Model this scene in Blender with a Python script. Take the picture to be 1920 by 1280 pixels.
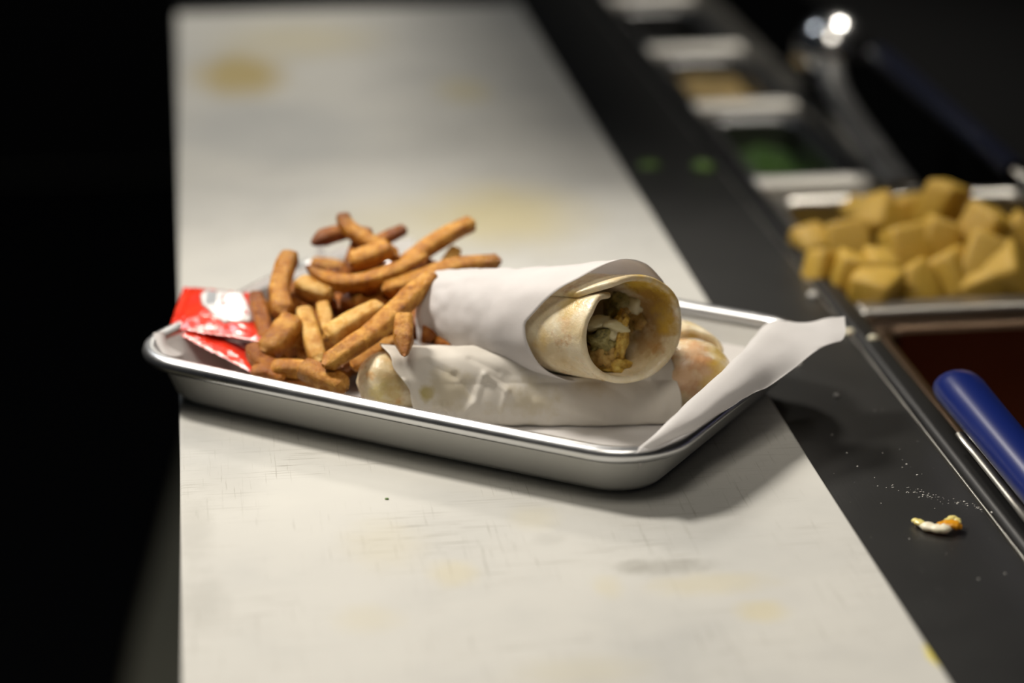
import bpy, bmesh, math, random
from mathutils import Vector, Matrix, noise
random.seed(7)
for o in list(bpy.data.objects): bpy.data.objects.remove(o)
S = bpy.context.scene
C = S.collection

# ------------------------------------------------------------------ camera
CAM_H, PITCH, YAW = 0.3805, math.radians(20.0), math.radians(7.52)
cd = bpy.data.cameras.new('camera'); cam = bpy.data.objects.new('camera', cd); C.objects.link(cam)
cam.location = (0, 0, CAM_H); cam.rotation_euler = (math.pi/2-PITCH, 0, -YAW)
cd.sensor_width = 36; cd.lens = 85; cd.clip_start = .02; cd.clip_end = 60
cd.dof.use_dof = True; cd.dof.focus_distance = 0.968; cd.dof.aperture_fstop = 3.6; cd.dof.aperture_blades = 9
S.camera = cam

# ------------------------------------------------------------------ world, lamps, exposure
w = bpy.data.worlds.new('dim_kitchen'); S.world = w; w.use_nodes = True
w.node_tree.nodes['Background'].inputs[0].default_value = (.75, .85, 1, 1)
w.node_tree.nodes['Background'].inputs[1].default_value = .012

def lamp(name, kind, loc, target, energy, color, **kw):
    d = bpy.data.lights.new(name, kind); o = bpy.data.objects.new(name, d); C.objects.link(o)
    o.location = loc; o.rotation_euler = (Vector(target)-Vector(loc)).to_track_quat('-Z', 'Y').to_euler()
    d.energy = energy; d.color = color
    for k, v in kw.items(): setattr(d, k, v)
    return o
lamp('pass_lamp', 'SPOT', (-.50, 1.30, 1.08), (.18, .82, 0), 91, (1, .935, .84), spot_size=math.radians(46), spot_blend=1.0, shadow_soft_size=.13)
lamp('back_lamp', 'SPOT', (.02, 2.15, .98), (.12, .84, 0), 24, (1, .93, .83), spot_size=math.radians(36), spot_blend=1.0, shadow_soft_size=.10)
lamp('ceiling_panel', 'AREA', (-.05, .25, 1.75), (.1, .75, 0), 10, (1, .92, .80), shape='RECTANGLE', size=.7, size_y=.6)
lamp('far_fill', 'SPOT', (.95, 1.75, 1.75), (.03, 1.62, 0), 110, (1, .94, .84), spot_size=math.radians(44), spot_blend=1.0, shadow_soft_size=.16)  # unseen fill spot, added to brighten the far end of the board
lamp('floor_fill', 'AREA', (-1.1, 2.7, 1.9), (-.3, 2.6, -.92), 9, (.85, .92, 1), shape='RECTANGLE', size=.5, size_y=.5)  # unseen fill, added to lift the floor beside the counter
S.view_settings.view_transform = 'Standard'; S.view_settings.look = 'None'
S.view_settings.exposure = 0; S.view_settings.gamma = 1; S.view_settings.use_curve_mapping = False

# ------------------------------------------------------------------ helpers
FPX = 85/36*1920
_f = Vector((math.sin(YAW)*math.cos(PITCH), math.cos(YAW)*math.cos(PITCH), -math.sin(PITCH)))
_r = Vector((math.cos(YAW), -math.sin(YAW), 0))
_u = _r.cross(_f)
EYE = Vector((0, 0, CAM_H))
def ray(u, v): return _f + _r*((u-960)/FPX) + _u*((640-v)/FPX)
def pd(u, v, d): return EYE + ray(u, v)*d            # a measured point at distance d in front of the lens
def pz(u, v, z):                                     # a measured point at height z
    r = ray(u, v); return EYE + r*((z-CAM_H)/r.z)
def nz(p, s=1.0): return noise.noise(Vector(p)*s)

def mesh(name, verts, faces, mat=None, parent=None, smooth=True):
    me = bpy.data.meshes.new(name); me.from_pydata([tuple(v) for v in verts], [], faces); me.update()
    if smooth: me.polygons.foreach_set('use_smooth', [True]*len(me.polygons))
    if mat: me.materials.append(mat)
    o = bpy.data.objects.new(name, me); C.objects.link(o)
    if parent: o.parent = parent
    return o
def from_bm(name, bm, mat=None, parent=None, smooth=True):
    me = bpy.data.meshes.new(name); bmesh.ops.recalc_face_normals(bm, faces=bm.faces); bm.to_mesh(me); bm.free()
    if smooth: me.polygons.foreach_set('use_smooth', [True]*len(me.polygons))
    if mat: me.materials.append(mat)
    o = bpy.data.objects.new(name, me); C.objects.link(o)
    if parent: o.parent = parent
    return o
def tag(o, label=None, cat=None, group=None, kind=None):
    if label: o['label'] = label
    if cat: o['category'] = cat
    if group: o['group'] = group
    if kind: o['kind'] = kind
    return o
def thing(name, label, cat, loc=(0, 0, 0), group=None):
    o = bpy.data.objects.new(name, None); C.objects.link(o); o.location = loc; o.empty_display_size = .02
    return tag(o, label, cat, group)
def adopt(root, *kids):                              # parts were made in world space: keep them there
    for k in kids:
        k.parent = root; k.matrix_parent_inverse = Matrix.Translation(-root.location)
def box(name, lo, hi, mat, parent=None, bev=0.0, seg=3):
    bm = bmesh.new(); bmesh.ops.create_cube(bm, size=1)
    for v in bm.verts: v.co = Vector([lo[i]+(v.co[i]+.5)*(hi[i]-lo[i]) for i in range(3)])
    if bev: bmesh.ops.bevel(bm, geom=bm.edges[:]+bm.verts[:], offset=bev, segments=seg, profile=.5, affect='EDGES')
    o = from_bm(name, bm, mat, None, bev > 0)
    if parent: adopt(parent, o)
    if bev:
        m = o.modifiers.new('wn', 'WEIGHTED_NORMAL')
    return o
def grid_faces(nu, nv, close_u=False, close_v=False):
    F = []
    for i in range(nu if close_u else nu-1):
        for j in range(nv if close_v else nv-1):
            a = i*nv+j; b = ((i+1) % nu)*nv+j; c = ((i+1) % nu)*nv+(j+1) % nv; d = i*nv+(j+1) % nv
            F.append((a, b, c, d))
    return F
def lerp_tab(tab, x):
    for (a, fa), (b, fb) in zip(tab[:-1], tab[1:]):
        if x <= b:
            t = max(0, min(1, (x-a)/(b-a))); t = t*t*(3-2*t); return fa+(fb-fa)*t
    return tab[-1][1]
def lin_tab(tab, x):
    for (a, fa), (b, fb) in zip(tab[:-1], tab[1:]):
        if x <= b:
            t = max(0, min(1, (x-a)/(b-a))); return fa+(fb-fa)*t
    return tab[-1][1]
def catmull(P, n):
    P = [Vector(p) for p in P]
    if len(P) == 2: return [P[0].lerp(P[1], i/(n-1)) for i in range(n)]
    Q = [P[0]*2-P[1]]+P+[P[-1]*2-P[-2]]; out = []
    m = len(P)-1
    for i in range(n):
        t = i/(n-1)*m; k = min(int(t), m-1); t -= k
        a, b, c, d = Q[k:k+4]
        out.append(.5*((2*b)+(c-a)*t+(2*a-5*b+4*c-d)*t*t+(3*b-a-3*c+d)*t**3))
    return out

# ------------------------------------------------------------------ materials
class M:
    def __init__(s, name, color=(.5, .5, .5), rough=.5, metal=0, spec=.5, sss=0, sss_r=(.005, .003, .002), coat=0):
        s.m = bpy.data.materials.new(name); s.m.use_nodes = True; s.t = s.m.node_tree; s.n = s.t.nodes; s.l = s.t.links
        s.b = s.n['Principled BSDF']
        s.set('Base Color', (*color, 1)); s.set('Roughness', rough); s.set('Metallic', metal); s.set('Specular IOR Level', spec)
        if sss:
            s.set('Subsurface Weight', sss); s.set('Subsurface Radius', sss_r); s.set('Subsurface Scale', 1.0)
        if coat: s.set('Coat Weight', coat); s.set('Coat Roughness', .15)
        s.tc = s.n.new('ShaderNodeTexCoord'); s.co = s.tc.outputs['Object']
    def set(s, k, v): s.b.inputs[k].default_value = v
    def noise(s, scale, detail=4, rough=.55, vec=None, dist=0):
        n = s.n.new('ShaderNodeTexNoise'); n.inputs['Scale'].default_value = scale; n.inputs['Detail'].default_value = detail
        n.inputs['Roughness'].default_value = rough; n.inputs['Distortion'].default_value = dist
        s.l.new(vec or s.co, n.inputs['Vector']); return n.outputs['Fac']
    def map(s, scale=(1, 1, 1), loc=(0, 0, 0), rot=(0, 0, 0), vec=None):
        n = s.n.new('ShaderNodeMapping'); n.inputs['Scale'].default_value = scale; n.inputs['Location'].default_value = loc; n.inputs['Rotation'].default_value = rot
        s.l.new(vec or s.co, n.inputs['Vector']); return n.outputs[0]
    def ramp(s, fac, stops):
        n = s.n.new('ShaderNodeValToRGB'); e = n.color_ramp.elements
        while len(e) < len(stops): e.new(.5)
        for i, (p, c) in enumerate(stops):
            e[i].position = p; e[i].color = (*c, 1) if isinstance(c, tuple) else (c, c, c, 1)
        s.l.new(fac, n.inputs[0]); return n.outputs[0]
    def mix(s, fac, a, b, mode='MIX'):
        n = s.n.new('ShaderNodeMix'); n.data_type = 'RGBA'; n.blend_type = mode
        for sock, v in ((n.inputs[0], fac), (n.inputs[6], a), (n.inputs[7], b)):
            if isinstance(v, bpy.types.NodeSocket): s.l.new(v, sock)
            elif isinstance(v, tuple): sock.default_value = (*v, 1)
            else: sock.default_value = v
        return n.outputs[2]
    def math(s, op, a, b=0.0, c=0.0, clamp=False):
        n = s.n.new('ShaderNodeMath'); n.operation = op; n.use_clamp = clamp
        for i, v in enumerate((a, b, c)):
            if isinstance(v, bpy.types.NodeSocket): s.l.new(v, n.inputs[i])
            else: n.inputs[i].default_value = v
        return n.outputs[0]
    def color(s, sock): s.l.new(sock, s.b.inputs['Base Color'])
    def bump(s, h, strength=.3, dist=.001):
        n = s.n.new('ShaderNodeBump'); n.inputs['Strength'].default_value = strength; n.inputs['Distance'].default_value = dist
        s.l.new(h, n.inputs['Height']); s.l.new(n.outputs[0], s.b.inputs['Normal']); return n
    def spot3(s, c, pos, r, col, a, ns=180, amp=.7):      # a stain around a point in space
        v = s.map(scale=(1/r,)*3, loc=tuple(-x/r for x in pos))
        ln = s.n.new('ShaderNodeVectorMath'); ln.operation = 'LENGTH'; s.l.new(v, ln.inputs[0])
        d = s.math('ADD', ln.outputs['Value'], s.math('MULTIPLY_ADD', s.noise(ns, 4, .6), 2*amp, -amp))
        return s.mix(s.math('MULTIPLY', s.ramp(d, [(.45, 1.0), (1.0, 0.0)]), a), c, col)
    def spot(s, x, y, rx, ry, rot=0, soft=.5, wob=.35, wscale=60):   # a spot mask with a wobbly outline, in metres on the top
        v = s.map(loc=(-x, -y, 0))
        v = s.map(scale=(1/rx, 1/ry, 0), rot=(0, 0, -rot), vec=v)
        ln = s.n.new('ShaderNodeVectorMath'); ln.operation = 'LENGTH'; s.l.new(v, ln.inputs[0])
        d = s.math('ADD', ln.outputs['Value'], s.math('MULTIPLY_ADD', s.noise(wscale, 3), wob*2, -wob))
        mr = s.n.new('ShaderNodeMapRange'); mr.interpolation_type = 'SMOOTHSTEP'
        mr.inputs[1].default_value = 1+soft; mr.inputs[2].default_value = 1-soft; mr.inputs[3].default_value = 0; mr.inputs[4].default_value = 1
        s.l.new(d, mr.inputs[0]); return mr.outputs[0]

# cutting board: worn off-white plastic with knife marks, food stains and a blue-grey patch
mb = M('board_plastic', (.78, .755, .68), .55, spec=.2)
base = mb.ramp(mb.noise(9, 5), [(.3, (.42, .417, .395)), (.5, (.49, .482, .45)), (.72, (.535, .525, .485))])
cut = mb.noise(1, 3, .7, mb.map((900, 22, 1), rot=(0, 0, .25)))
cut2 = mb.noise(1, 3, .7, mb.map((26, 800, 1), rot=(0, 0, .12)))
cm = mb.math('MAXIMUM', mb.ramp(cut, [(.60, 0.0), (.72, 1.0)]), mb.ramp(cut2, [(.58, 0.0), (.70, 1.0)]))
cm = mb.math('MULTIPLY', cm, mb.ramp(mb.noise(14, 3), [(.42, 0.0), (.60, 1.0)]))
base = mb.mix(mb.math('MULTIPLY', cm, .9), base, (.24, .225, .19))
def stain(u, v, rx, ry, col, a, rot=0, soft=.5, wob=.35, ws=60):  # soft-edged spot on the board: food stains and the blue-grey tint
    global base
    p = pz(u, v, 0)
    base = mb.mix(mb.math('MULTIPLY', mb.spot(p.x, p.y, rx, ry, rot, soft, wob, ws), a), base, col)
YEL, OCH, GRY = (.52, .43, .17), (.38, .28, .07), (.22, .21, .18)
stain(450, 140, .026, .055, OCH, .75, 0, .6)
stain(560, 75, .05, .05, YEL, .30, 0, .7)
stain(365, 990, .006, .03, GRY, .22, 0, .7, .6, 160)
stain(380, 1130, .008, .02, GRY, .22, 0, .7, .6, 160)
stain(420, 900, .012, .02, GRY, .12, 0, .7, .6, 160)
stain(500, 245, .055, .065, (.36, .37, .37), .45, 0, .5, .35, 25)  # broad soft-edged blue-grey tint towards the far left of the board
stain(870, 170, .016, .03, YEL, .35, 0, .7)
stain(950, 400, .035, .05, YEL, .55, 0, .8)
stain(760, 420, .04, .04, YEL, .25, 0, .8)
stain(1250, 1062, .016, .006, GRY, 0.41, .2, .6, .6, 220)
stain(1190, 1062, .006, .005, GRY, 0.26, .2, .6, .6, 220)
stain(1030, 1010, .006, .005, GRY, 0.17, .2, .6, .6, 220)
stain(850, 1075, .008, .010, YEL, 0.25, 0, .6, .4, 120)
stain(720, 1020, .013, .020, YEL, 0.14, 0, .7, .4, 120)
stain(1000, 970, .008, .010, YEL, 0.15, 0, .7, .4, 120)
stain(690, 1160, .010, .010, YEL, 0.15, 0, .7, .4, 120)
stain(1330, 1095, .020, .008, YEL, 0.22, 0, .6, .5, 120)
stain(1430, 1145, .008, .008, YEL, 0.33, 0, .6, .5, 120)
stain(1140, 1100, .005, .008, YEL, 0.19, 0, .6, .5, 160)
stain(1755, 1228, .0032, .0085, (.62, .52, .06), .85, -.35, .4, .5, 260)
stain(1090, 1260, .020, .010, YEL, 0.14, 0, .7, .4, 100)
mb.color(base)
mb.bump(mb.math('SUBTRACT', mb.noise(140, 3), cm), .12, .0006)
MB_ = mb.m

def steel(name, col, rough, metal=1.0, scr=.12, dirx=True, var=.25):
    s = M(name, col, rough, metal)
    br = s.noise(1, 2, .6, s.map((30, 1400, 200) if dirx else (1400, 30, 200)))
    s.l.new(s.math('MULTIPLY_ADD', s.noise(35, 4), var, rough-var/2), s.b.inputs['Roughness'])
    s.bump(br, scr, .0002); return s
ms = steel('strip_steel', (.125, .125, .122), .40, 1.0, .10, False, .05)
sm = ms.ramp(ms.noise(1, 3, .7, ms.map((420, 40, 1), rot=(0, 0, 1.2))), [(.72, 0.0), (.80, 1.0)])
ms.color(ms.mix(ms.math('MULTIPLY', sm, .5), (.125, .125, .122), (.45, .43, .40)))
STRIP = ms.m
DARKEDGE = M('edge_black', (.008, .008, .008), .42, spec=.35).m
PANST = steel('pan_steel', (.42, .405, .37), .36, 1.0).m
DARKPAN = steel('brown_pan_steel', (.13, .085, .055), .40, 1.0).m  # darker, browner steel for the orange sauce pan
BARST = steel('bar_steel', (.85, .82, .75), .50, .25).m
mt = steel('tray_aluminium', (.60, .595, .565), .45, .30, .06)
mt.bump(mt.noise(60, 4), .10, .0008)
TRAY = mt.m
RIM = steel('rim_aluminium', (.66, .665, .67), .30, 1.0, .05).m
BLACKM = M('black_rubber', (.0025, .0025, .003), .8, spec=.1).m
mf = M('floor_tile', (.05, .048, .038), .6); mf.color(mf.ramp(mf.noise(3, 4), [(.3, (.20, .185, .130)), (.7, (.27, .25, .18))])); FLOOR = mf.m
WALLM = M('dark_wall', (.003, .003, .0035), .8, spec=.2).m
BODY = steel('counter_steel', (.16, .16, .16), .4).m
WELL = M('well_dark', (.004, .004, .004), .7, spec=.1).m

def paper(name, col=(.82, .80, .79), stains=True, seed=0, spots=()):
    p = M(name, col, .55, spec=.25)
    f = p.noise(26, 5, .6, p.map(loc=(seed, seed*.7, 0)))
    c = p.ramp(f, [(.3, tuple(x*.93 for x in col)), (.65, col)])
    if stains:
        g = p.ramp(p.noise(48, 3, .5, p.map(loc=(seed*1.7+3, 1.1*seed, 2))), [(.60, 0.0), (.72, 1.0)])
        c = p.mix(p.math('MULTIPLY', g, .55), c, (.62, .56, .34))
        g2 = p.ramp(p.noise(110, 2, .5, p.map(loc=(seed*2.7+1, 2.1*seed, 5))), [(.70, 0.0), (.78, 1.0)])
        c = p.mix(p.math('MULTIPLY', g2, .5), c, (.60, .48, .12))
    for sp in spots: c = p.spot3(c, *sp)
    p.color(c)
    p.bump(p.noise(70, 5, .65, p.map((1, 1, 1), loc=(seed, 0, 0))), .22, .0012)
    # thin paper lets a little light through
    tr = p.n.new('ShaderNodeBsdfTranslucent'); p.l.new(c, tr.inputs[0]); mx = p.n.new('ShaderNodeMixShader'); mx.inputs[0].default_value = .38
    out = p.n['Material Output']; p.l.new(p.b.outputs[0], mx.inputs[1]); p.l.new(tr.outputs[0], mx.inputs[2]); p.l.new(mx.outputs[0], out.inputs[0])
    return p.m
PAPER_L = paper('liner_parchment', (.80, .775, .76), False, seed=1)
PAPER_U = paper('sleeve_paper_clean', (.84, .81, .80), False, seed=4)
GRS = (.55, .46, .16); GR2 = (.66, .58, .40)
PAPER_D = paper('sleeve_paper_greasy', (.84, .80, .73), False, 9, [(pd(800, 737, 1.0), .004, GRS, .9), (pd(840, 730, 1.0), .011, GR2, .6), (pd(1170, 776, .99), .007, GRS, .9), (pd(1135, 738, .995), .005, GRS, .6), (pd(1000, 745, .995), .014, GR2, .6), (pd(1060, 770, .99), .012, GR2, .6), (pd(790, 768, .99), .007, GRS, .55), (pd(1180, 778, .99), .0022, (.22, .24, .08), .9), (pd(930, 775, .99), .012, GR2, .7), (pd(1110, 700, 1.0), .010, GR2, .5)])

def tortilla(name, seed=0, warm=0.0, spots=()):
    p = M(name, (.78, .62, .38), .38, spec=.5, sss=.15, sss_r=(.004, .0025, .001))
    o = p.map(loc=(seed, seed*.3, -seed))
    c = p.ramp(p.noise(55, 5, .6, o), [(.28, (.56, .41, .20)), (.48, (.70, .58, .37)), (.66, (.80, .71, .52))])
    br = p.ramp(p.noise(85, 5, .65, p.map(loc=(seed+2, 3, seed))), [(.58-warm, 0.0), (.72-warm, 1.0)])
    c = p.mix(p.math('MULTIPLY', br, .8), c, (.48, .20, .055))
    yl = p.ramp(p.noise(42, 3, .5, p.map(loc=(7, seed+5, 3))), [(.62, 0.0), (.74, 1.0)])
    c = p.mix(p.math('MULTIPLY', yl, .6), c, (.70, .42, .04))
    for sp in spots: c = p.spot3(c, *sp)               # sauce stains and scorch marks
    p.color(c); p.bump(p.noise(240, 5, .6), .45, .0012)
    p.l.new(p.ramp(p.noise(120, 3), [(.4, .22), (.7, .5)]), p.b.inputs['Roughness'])
    return p.m
YSP, BSP, SCO = (.66, .42, .05), (.33, .17, .035), (.62, .30, .10)
TORT = tortilla('tortilla_flour', 1.3, 0, [(pd(1195, 536, .99), .011, YSP, 1.0), (pd(1242, 552, .995), .011, YSP, 1.0), (pd(1228, 580, 1.0), .015, BSP, .85), (pd(1215, 635, 1.0), .010, BSP, .7), (pd(1240, 600, .995), .008, YSP, .6), (pd(1060, 605, .972), .005, SCO, .9), (pd(1045, 600, .975), .007, SCO, .6), (pd(1085, 690, .975), .005, SCO, .6), (pd(1070, 566, .98), .007, (.60, .40, .08), .7)])
TORT2 = tortilla('tortilla_browned', 4.4, .04, [(pd(1300, 665, 1.012), .009, (.56, .29, .13), .75), (pd(1325, 690, 1.008), .008, (.56, .30, .14), .7), (pd(1285, 705, 1.008), .009, (.52, .27, .13), .7), (pd(1300, 740, 1.006), .006, (.40, .20, .09), .7), (pd(1358, 655, 1.014), .008, (.60, .40, .06), .75), (pd(1350, 690, 1.010), .006, (.60, .40, .06), .7), (pd(1335, 720, 1.008), .006, (.60, .42, .08), .5), (pd(725, 690, 1.004), .010, (.52, .38, .17), .6), (pd(705, 740, 1.0), .006, (.80, .66, .26), .8), (pd(735, 735, 1.0), .007, (.55, .44, .16), .6), (pd(1310, 612, 1.04), .009, (.60, .42, .06), .8), (pd(685, 705, 1.0), .005, (.70, .30, .04), .9)])

def frymat(name, seed, pale, mid, dark):
    p = M(name, mid, .5, spec=.32)
    oi = p.n.new('ShaderNodeObjectInfo'); rnd_ = oi.outputs['Random']
    off = p.n.new('ShaderNodeVectorMath'); off.operation = 'ADD'; p.l.new(p.co, off.inputs[0])
    cmb = p.n.new('ShaderNodeCombineXYZ'); p.l.new(rnd_, cmb.inputs[0]); p.l.new(rnd_, cmb.inputs[2]); p.l.new(cmb.outputs[0], off.inputs[1]); o = off.outputs[0]
    c = p.ramp(p.noise(170, 7, .72, o), [(.30, dark), (.45, mid), (.60, pale)])
    c = p.mix(p.ramp(p.noise(80, 4, .6, o), [(.52, 0.0), (.68, .65)]), c, dark)
    c = p.mix(p.ramp(p.noise(520, 3, .6, o), [(.60, 0.0), (.68, .7)]), c, pale)
    c = p.mix(p.math('MULTIPLY', rnd_, .22), c, dark)
    # fried ends go darker brown: the end distance is stored per vertex
    at = p.n.new('ShaderNodeAttribute'); at.attribute_name = 'crisp'
    c = p.mix(p.math('MULTIPLY', at.outputs['Fac'], p.ramp(p.noise(160, 3), [(.3, .55), (.7, 1.0)]), clamp=True), c, (.16, .042, .007))
    p.color(c); p.bump(p.noise(420, 6, .7, o), .7, .0015)
    p.l.new(p.ramp(p.noise(240, 3, .6, o), [(.4, .20), (.65, .5)]), p.b.inputs['Roughness'])
    return p.m
FRY = [frymat('fry_golden', 1, (.78, .40, .075), (.52, .205, .020), (.25, .070, .004)),
       frymat('fry_amber', 5, (.56, .215, .024), (.37, .112, .008), (.16, .038, .003)),
       frymat('fry_pale', 9, (.86, .57, .19), (.70, .36, .065), (.44, .17, .018))]

mr_ = M('packet_foil', (.72, .035, .012), .22, spec=.6, coat=.4)
mr_.color(mr_.ramp(mr_.noise(60, 3), [(.35, (.62, .020, .008)), (.65, (.78, .045, .014))]))
mr_.bump(mr_.noise(150, 4, .6), .35, .0015); RED = mr_.m
mw_ = M('packet_white', (.80, .78, .77), .22, spec=.6, coat=.3); mw_.bump(mw_.noise(150, 4, .6), .3, .0012); WHITEP = mw_.m
GREYP = M('packet_print_grey', (.16, .19, .22), .35).m
REDP = M('packet_print_red', (.62, .05, .05), .3).m
BLUE = M('blue_plastic', (.005, .013, .10), .28, spec=.5).m
NAVY = M('navy_plastic', (.0015, .003, .014), .4, spec=.4).m

# ------------------------------------------------------------------ the setting
BX0, BX1, BY0, BY1 = -.0152, .2385, .40, 1.768
tag(box('floor', (-3, -1, -.95), (3, 5, -.92), FLOOR), kind='structure')
tag(box('wall_back', (-3, 4.6, -.92), (3, 4.7, 2.2), WALLM), kind='structure')
tag(box('wall_right', (1.6, -1, -.92), (1.7, 4.6, 2.2), WALLM), kind='structure')
bm = bmesh.new()
mp = [(-2.9, 1.2), (-.30, 1.2), (-.16, 2.0), (-.125, 2.35), (-.105, 2.6), (-.06, 3.0), (.0, 3.5), (.1, 4.55), (-2.9, 4.55)]
vt = [bm.verts.new((x, y, -.908)) for x, y in mp]; f = bm.faces.new(vt)
ex = bmesh.ops.extrude_face_region(bm, geom=[f]); bmesh.ops.translate(bm, verts=[v for v in ex['geom'] if isinstance(v, bmesh.types.BMVert)], vec=(0, 0, -.012))
tag(from_bm('floor_mat', bm, BLACKM, smooth=False), 'black rubber mat on the dark floor beside the counter', 'mat')

tag(box('shade_shelf_1', (.395, 1.38, .50), (.495, 2.4, .52), BODY, None, .002), kind='structure')   # unseen steel shelf, added to shade the far right of the board
SX0, SX1, SZ = BX1+.0004, .2975, -.006
ctr = thing('prep_counter', 'dark steel prep counter under the white cutting board', 'counter', (.2, 1.1, -.92))
box('counter_body', (-.0145, .38, -.92), (.80, 2.2, -.235), BODY, ctr)
box('board_support', (-.0145, .38, -.2349), (.2380, 1.766, -.0135), BODY, ctr)
box('steel_strip', (SX0, .38, -.2349), (SX1, 2.1, SZ), STRIP, ctr, .0012)
box('seam_bead', (SX1+.0001, .38, -.2349), (SX1+.0012, 2.1, SZ+.0005), PANST, ctr, .0004)
box('rail_edge', (SX1+.0014, .38, -.2349), (SX1+.0140, 2.1, SZ+.0022), DARKEDGE, ctr, .0035)
box('rear_ledge', (.475, .38, -.2349), (.80, 2.1, -.012), WELL, ctr, .002)
box('end_ledge', (-.0145, 1.769, -.2349), (.2380, 2.2, -.030), WELL, ctr)

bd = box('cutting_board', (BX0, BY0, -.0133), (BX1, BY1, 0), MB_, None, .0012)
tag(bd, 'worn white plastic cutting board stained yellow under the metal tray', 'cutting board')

# ------------------------------------------------------------------ steel food pans in the rail
def rrect(x0, x1, y0, y1, r, z, n=5):
    P = []
    for k, (cx, cy) in enumerate(((x1-r, y1-r), (x0+r, y1-r), (x0+r, y0+r), (x1-r, y0+r))):
        for i in range(n+1):
            t = math.pi/2*(k+i/n); P.append(Vector((cx+r*math.cos(t), cy+r*math.sin(t), z)))
    return P
def food_pan(label, x0, x1, y0, y1, depth, z=-.010, mat=None):
    mat = mat or PANST
    t = thing('food_pan', label, 'food pan', ((x0+x1)/2, (y0+y1)/2, z-depth), 'steel pans in the rail')
    rings = [rrect(x0, x1, y0, y1, .010, z-.004), rrect(x0, x1, y0, y1, .010, z), rrect(x0+.006, x1-.006, y0+.006, y1-.006, .010, z),
             rrect(x0+.008, x1-.008, y0+.008, y1-.008, .012, z-.003)]
    nv = len(rings[0]); o = mesh('flange', [v for r in rings for v in r], grid_faces(4, nv, False, True), mat); adopt(t, o)
    rings = [rrect(x0+.008, x1-.008, y0+.008, y1-.008, .012, z-.003), rrect(x0+.012, x1-.012, y0+.012, y1-.012, .012, z-depth+.008), rrect(x0+.018, x1-.018, y0+.018, y1-.018, .010, z-depth)]
    F = grid_faces(3, nv, False, True); F.append(tuple(range(2*nv, 3*nv)))
    o = mesh('basin', [v for r in rings for v in r], F, mat); adopt(t, o)
    return t
XP = .3125
food_pan('small steel pan of beige sauce in the rail', XP, .378, 1.492, 1.622, .10, mat=BODY)
food_pan('small steel pan of dark green sauce in the rail', XP, .378, 1.318, 1.462, .10, mat=BODY)
food_pan('wide steel pan heaped with yellow chunks in the rail', XP, .470, 1.094, 1.282, .10)
food_pan('deep steel pan of orange red sauce under the blue handle', XP, .470, .885, 1.066, .13, mat=DARKPAN)
food_pan('farthest steel pan in the rail, at the top edge of the view', XP, .378, 1.652, 1.79, .10, mat=BODY)
for y, nm in ((1.080, 'between the yellow chunks and the orange sauce'), (1.300, 'between the yellow chunks and the green sauce'), (1.477, 'between the green and the beige sauce'), (1.637, 'behind the beige sauce pan'), (1.812, 'farthest back, at the top edge of the view')):
    x1 = .473 if y < 1.29 else .380
    o = box('divider_bar', (XP-.0005, y-.0085, -.0175), (x1, y+.0085, -.0055), BARST if y > 1.2 else PANST, None, .003)
    tag(o, 'bright steel divider bar '+nm, 'divider bar', 'steel divider bars in the rail')
o = box('divider_bar', (.3815, 1.30, -.020), (.398, 2.0, -.008), PANST, None, .003)
tag(o, 'long grey steel bar running along the small sauce pans', 'divider bar')

def sauce(name, label, x0, x1, y0, y1, z, mat, amp=.004):
    n = 24; V = []
    for i in range(n):
        for j in range(n):
            x = x0+(x1-x0)*i/(n-1); y = y0+(y1-y0)*j/(n-1); V.append((x, y, z+amp*nz((x, y, z), 55)+.4*amp*nz((x, y, z), 160)))
    return tag(mesh(name, V, grid_faces(n, n), mat), label, 'sauce', kind='stuff')
m1 = M('beige_sauce', (.27, .19, .075), .4, sss=.1); m2 = M('green_sauce', (.030, .075, .012), .35); m3 = M('orange_sauce', (.42, .075, .010), .3)
m2.color(m2.ramp(m2.noise(120, 4), [(.35, (.015, .042, .005)), (.65, (.045, .10, .014))]))
m3.color(m3.ramp(m3.noise(60, 4), [(.35, (.13, .018, .002)), (.65, (.40, .060, .004))]))
sauce('beige_sauce', 'thick beige sauce in a small steel pan', XP+.010, .368, 1.503, 1.611, -.022, m1.m)
sauce('green_sauce', 'dark green herb sauce in a small steel pan', XP+.010, .368, 1.329, 1.451, -.030, m2.m, .007)
sauce('orange_sauce', 'orange red sauce deep in a steel pan', XP+.012, .458, .897, 1.054, -.085, m3.m, .006)

# yellow chunks
mc = M('yellow_chunk', (.70, .47, .10), .4, sss=.2, sss_r=(.006, .004, .001))
mc.color(mc.ramp(mc.noise(90, 4), [(.3, (.36, .18, .012)), (.5, (.56, .35, .045)), (.72, (.72, .52, .12))])); mc.bump(mc.noise(180, 4), .3, .001)
def chunk_mesh(i):
    rnd = random.Random(i); bm = bmesh.new(); bmesh.ops.create_cube(bm, size=1)
    for v in bm.verts: v.co += Vector((rnd.uniform(-.14, .14), rnd.uniform(-.14, .14), rnd.uniform(-.14, .14)))
    bmesh.ops.bevel(bm, geom=bm.edges[:]+bm.verts[:], offset=.16, segments=2, profile=.6, affect='EDGES')
    me = bpy.data.meshes.new('food_chunk'); bm.to_mesh(me); bm.free(); me.polygons.foreach_set('use_smooth', [True]*len(me.polygons)); me.materials.append(mc.m); return me
CH = [chunk_mesh(i) for i in range(5)]
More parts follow.
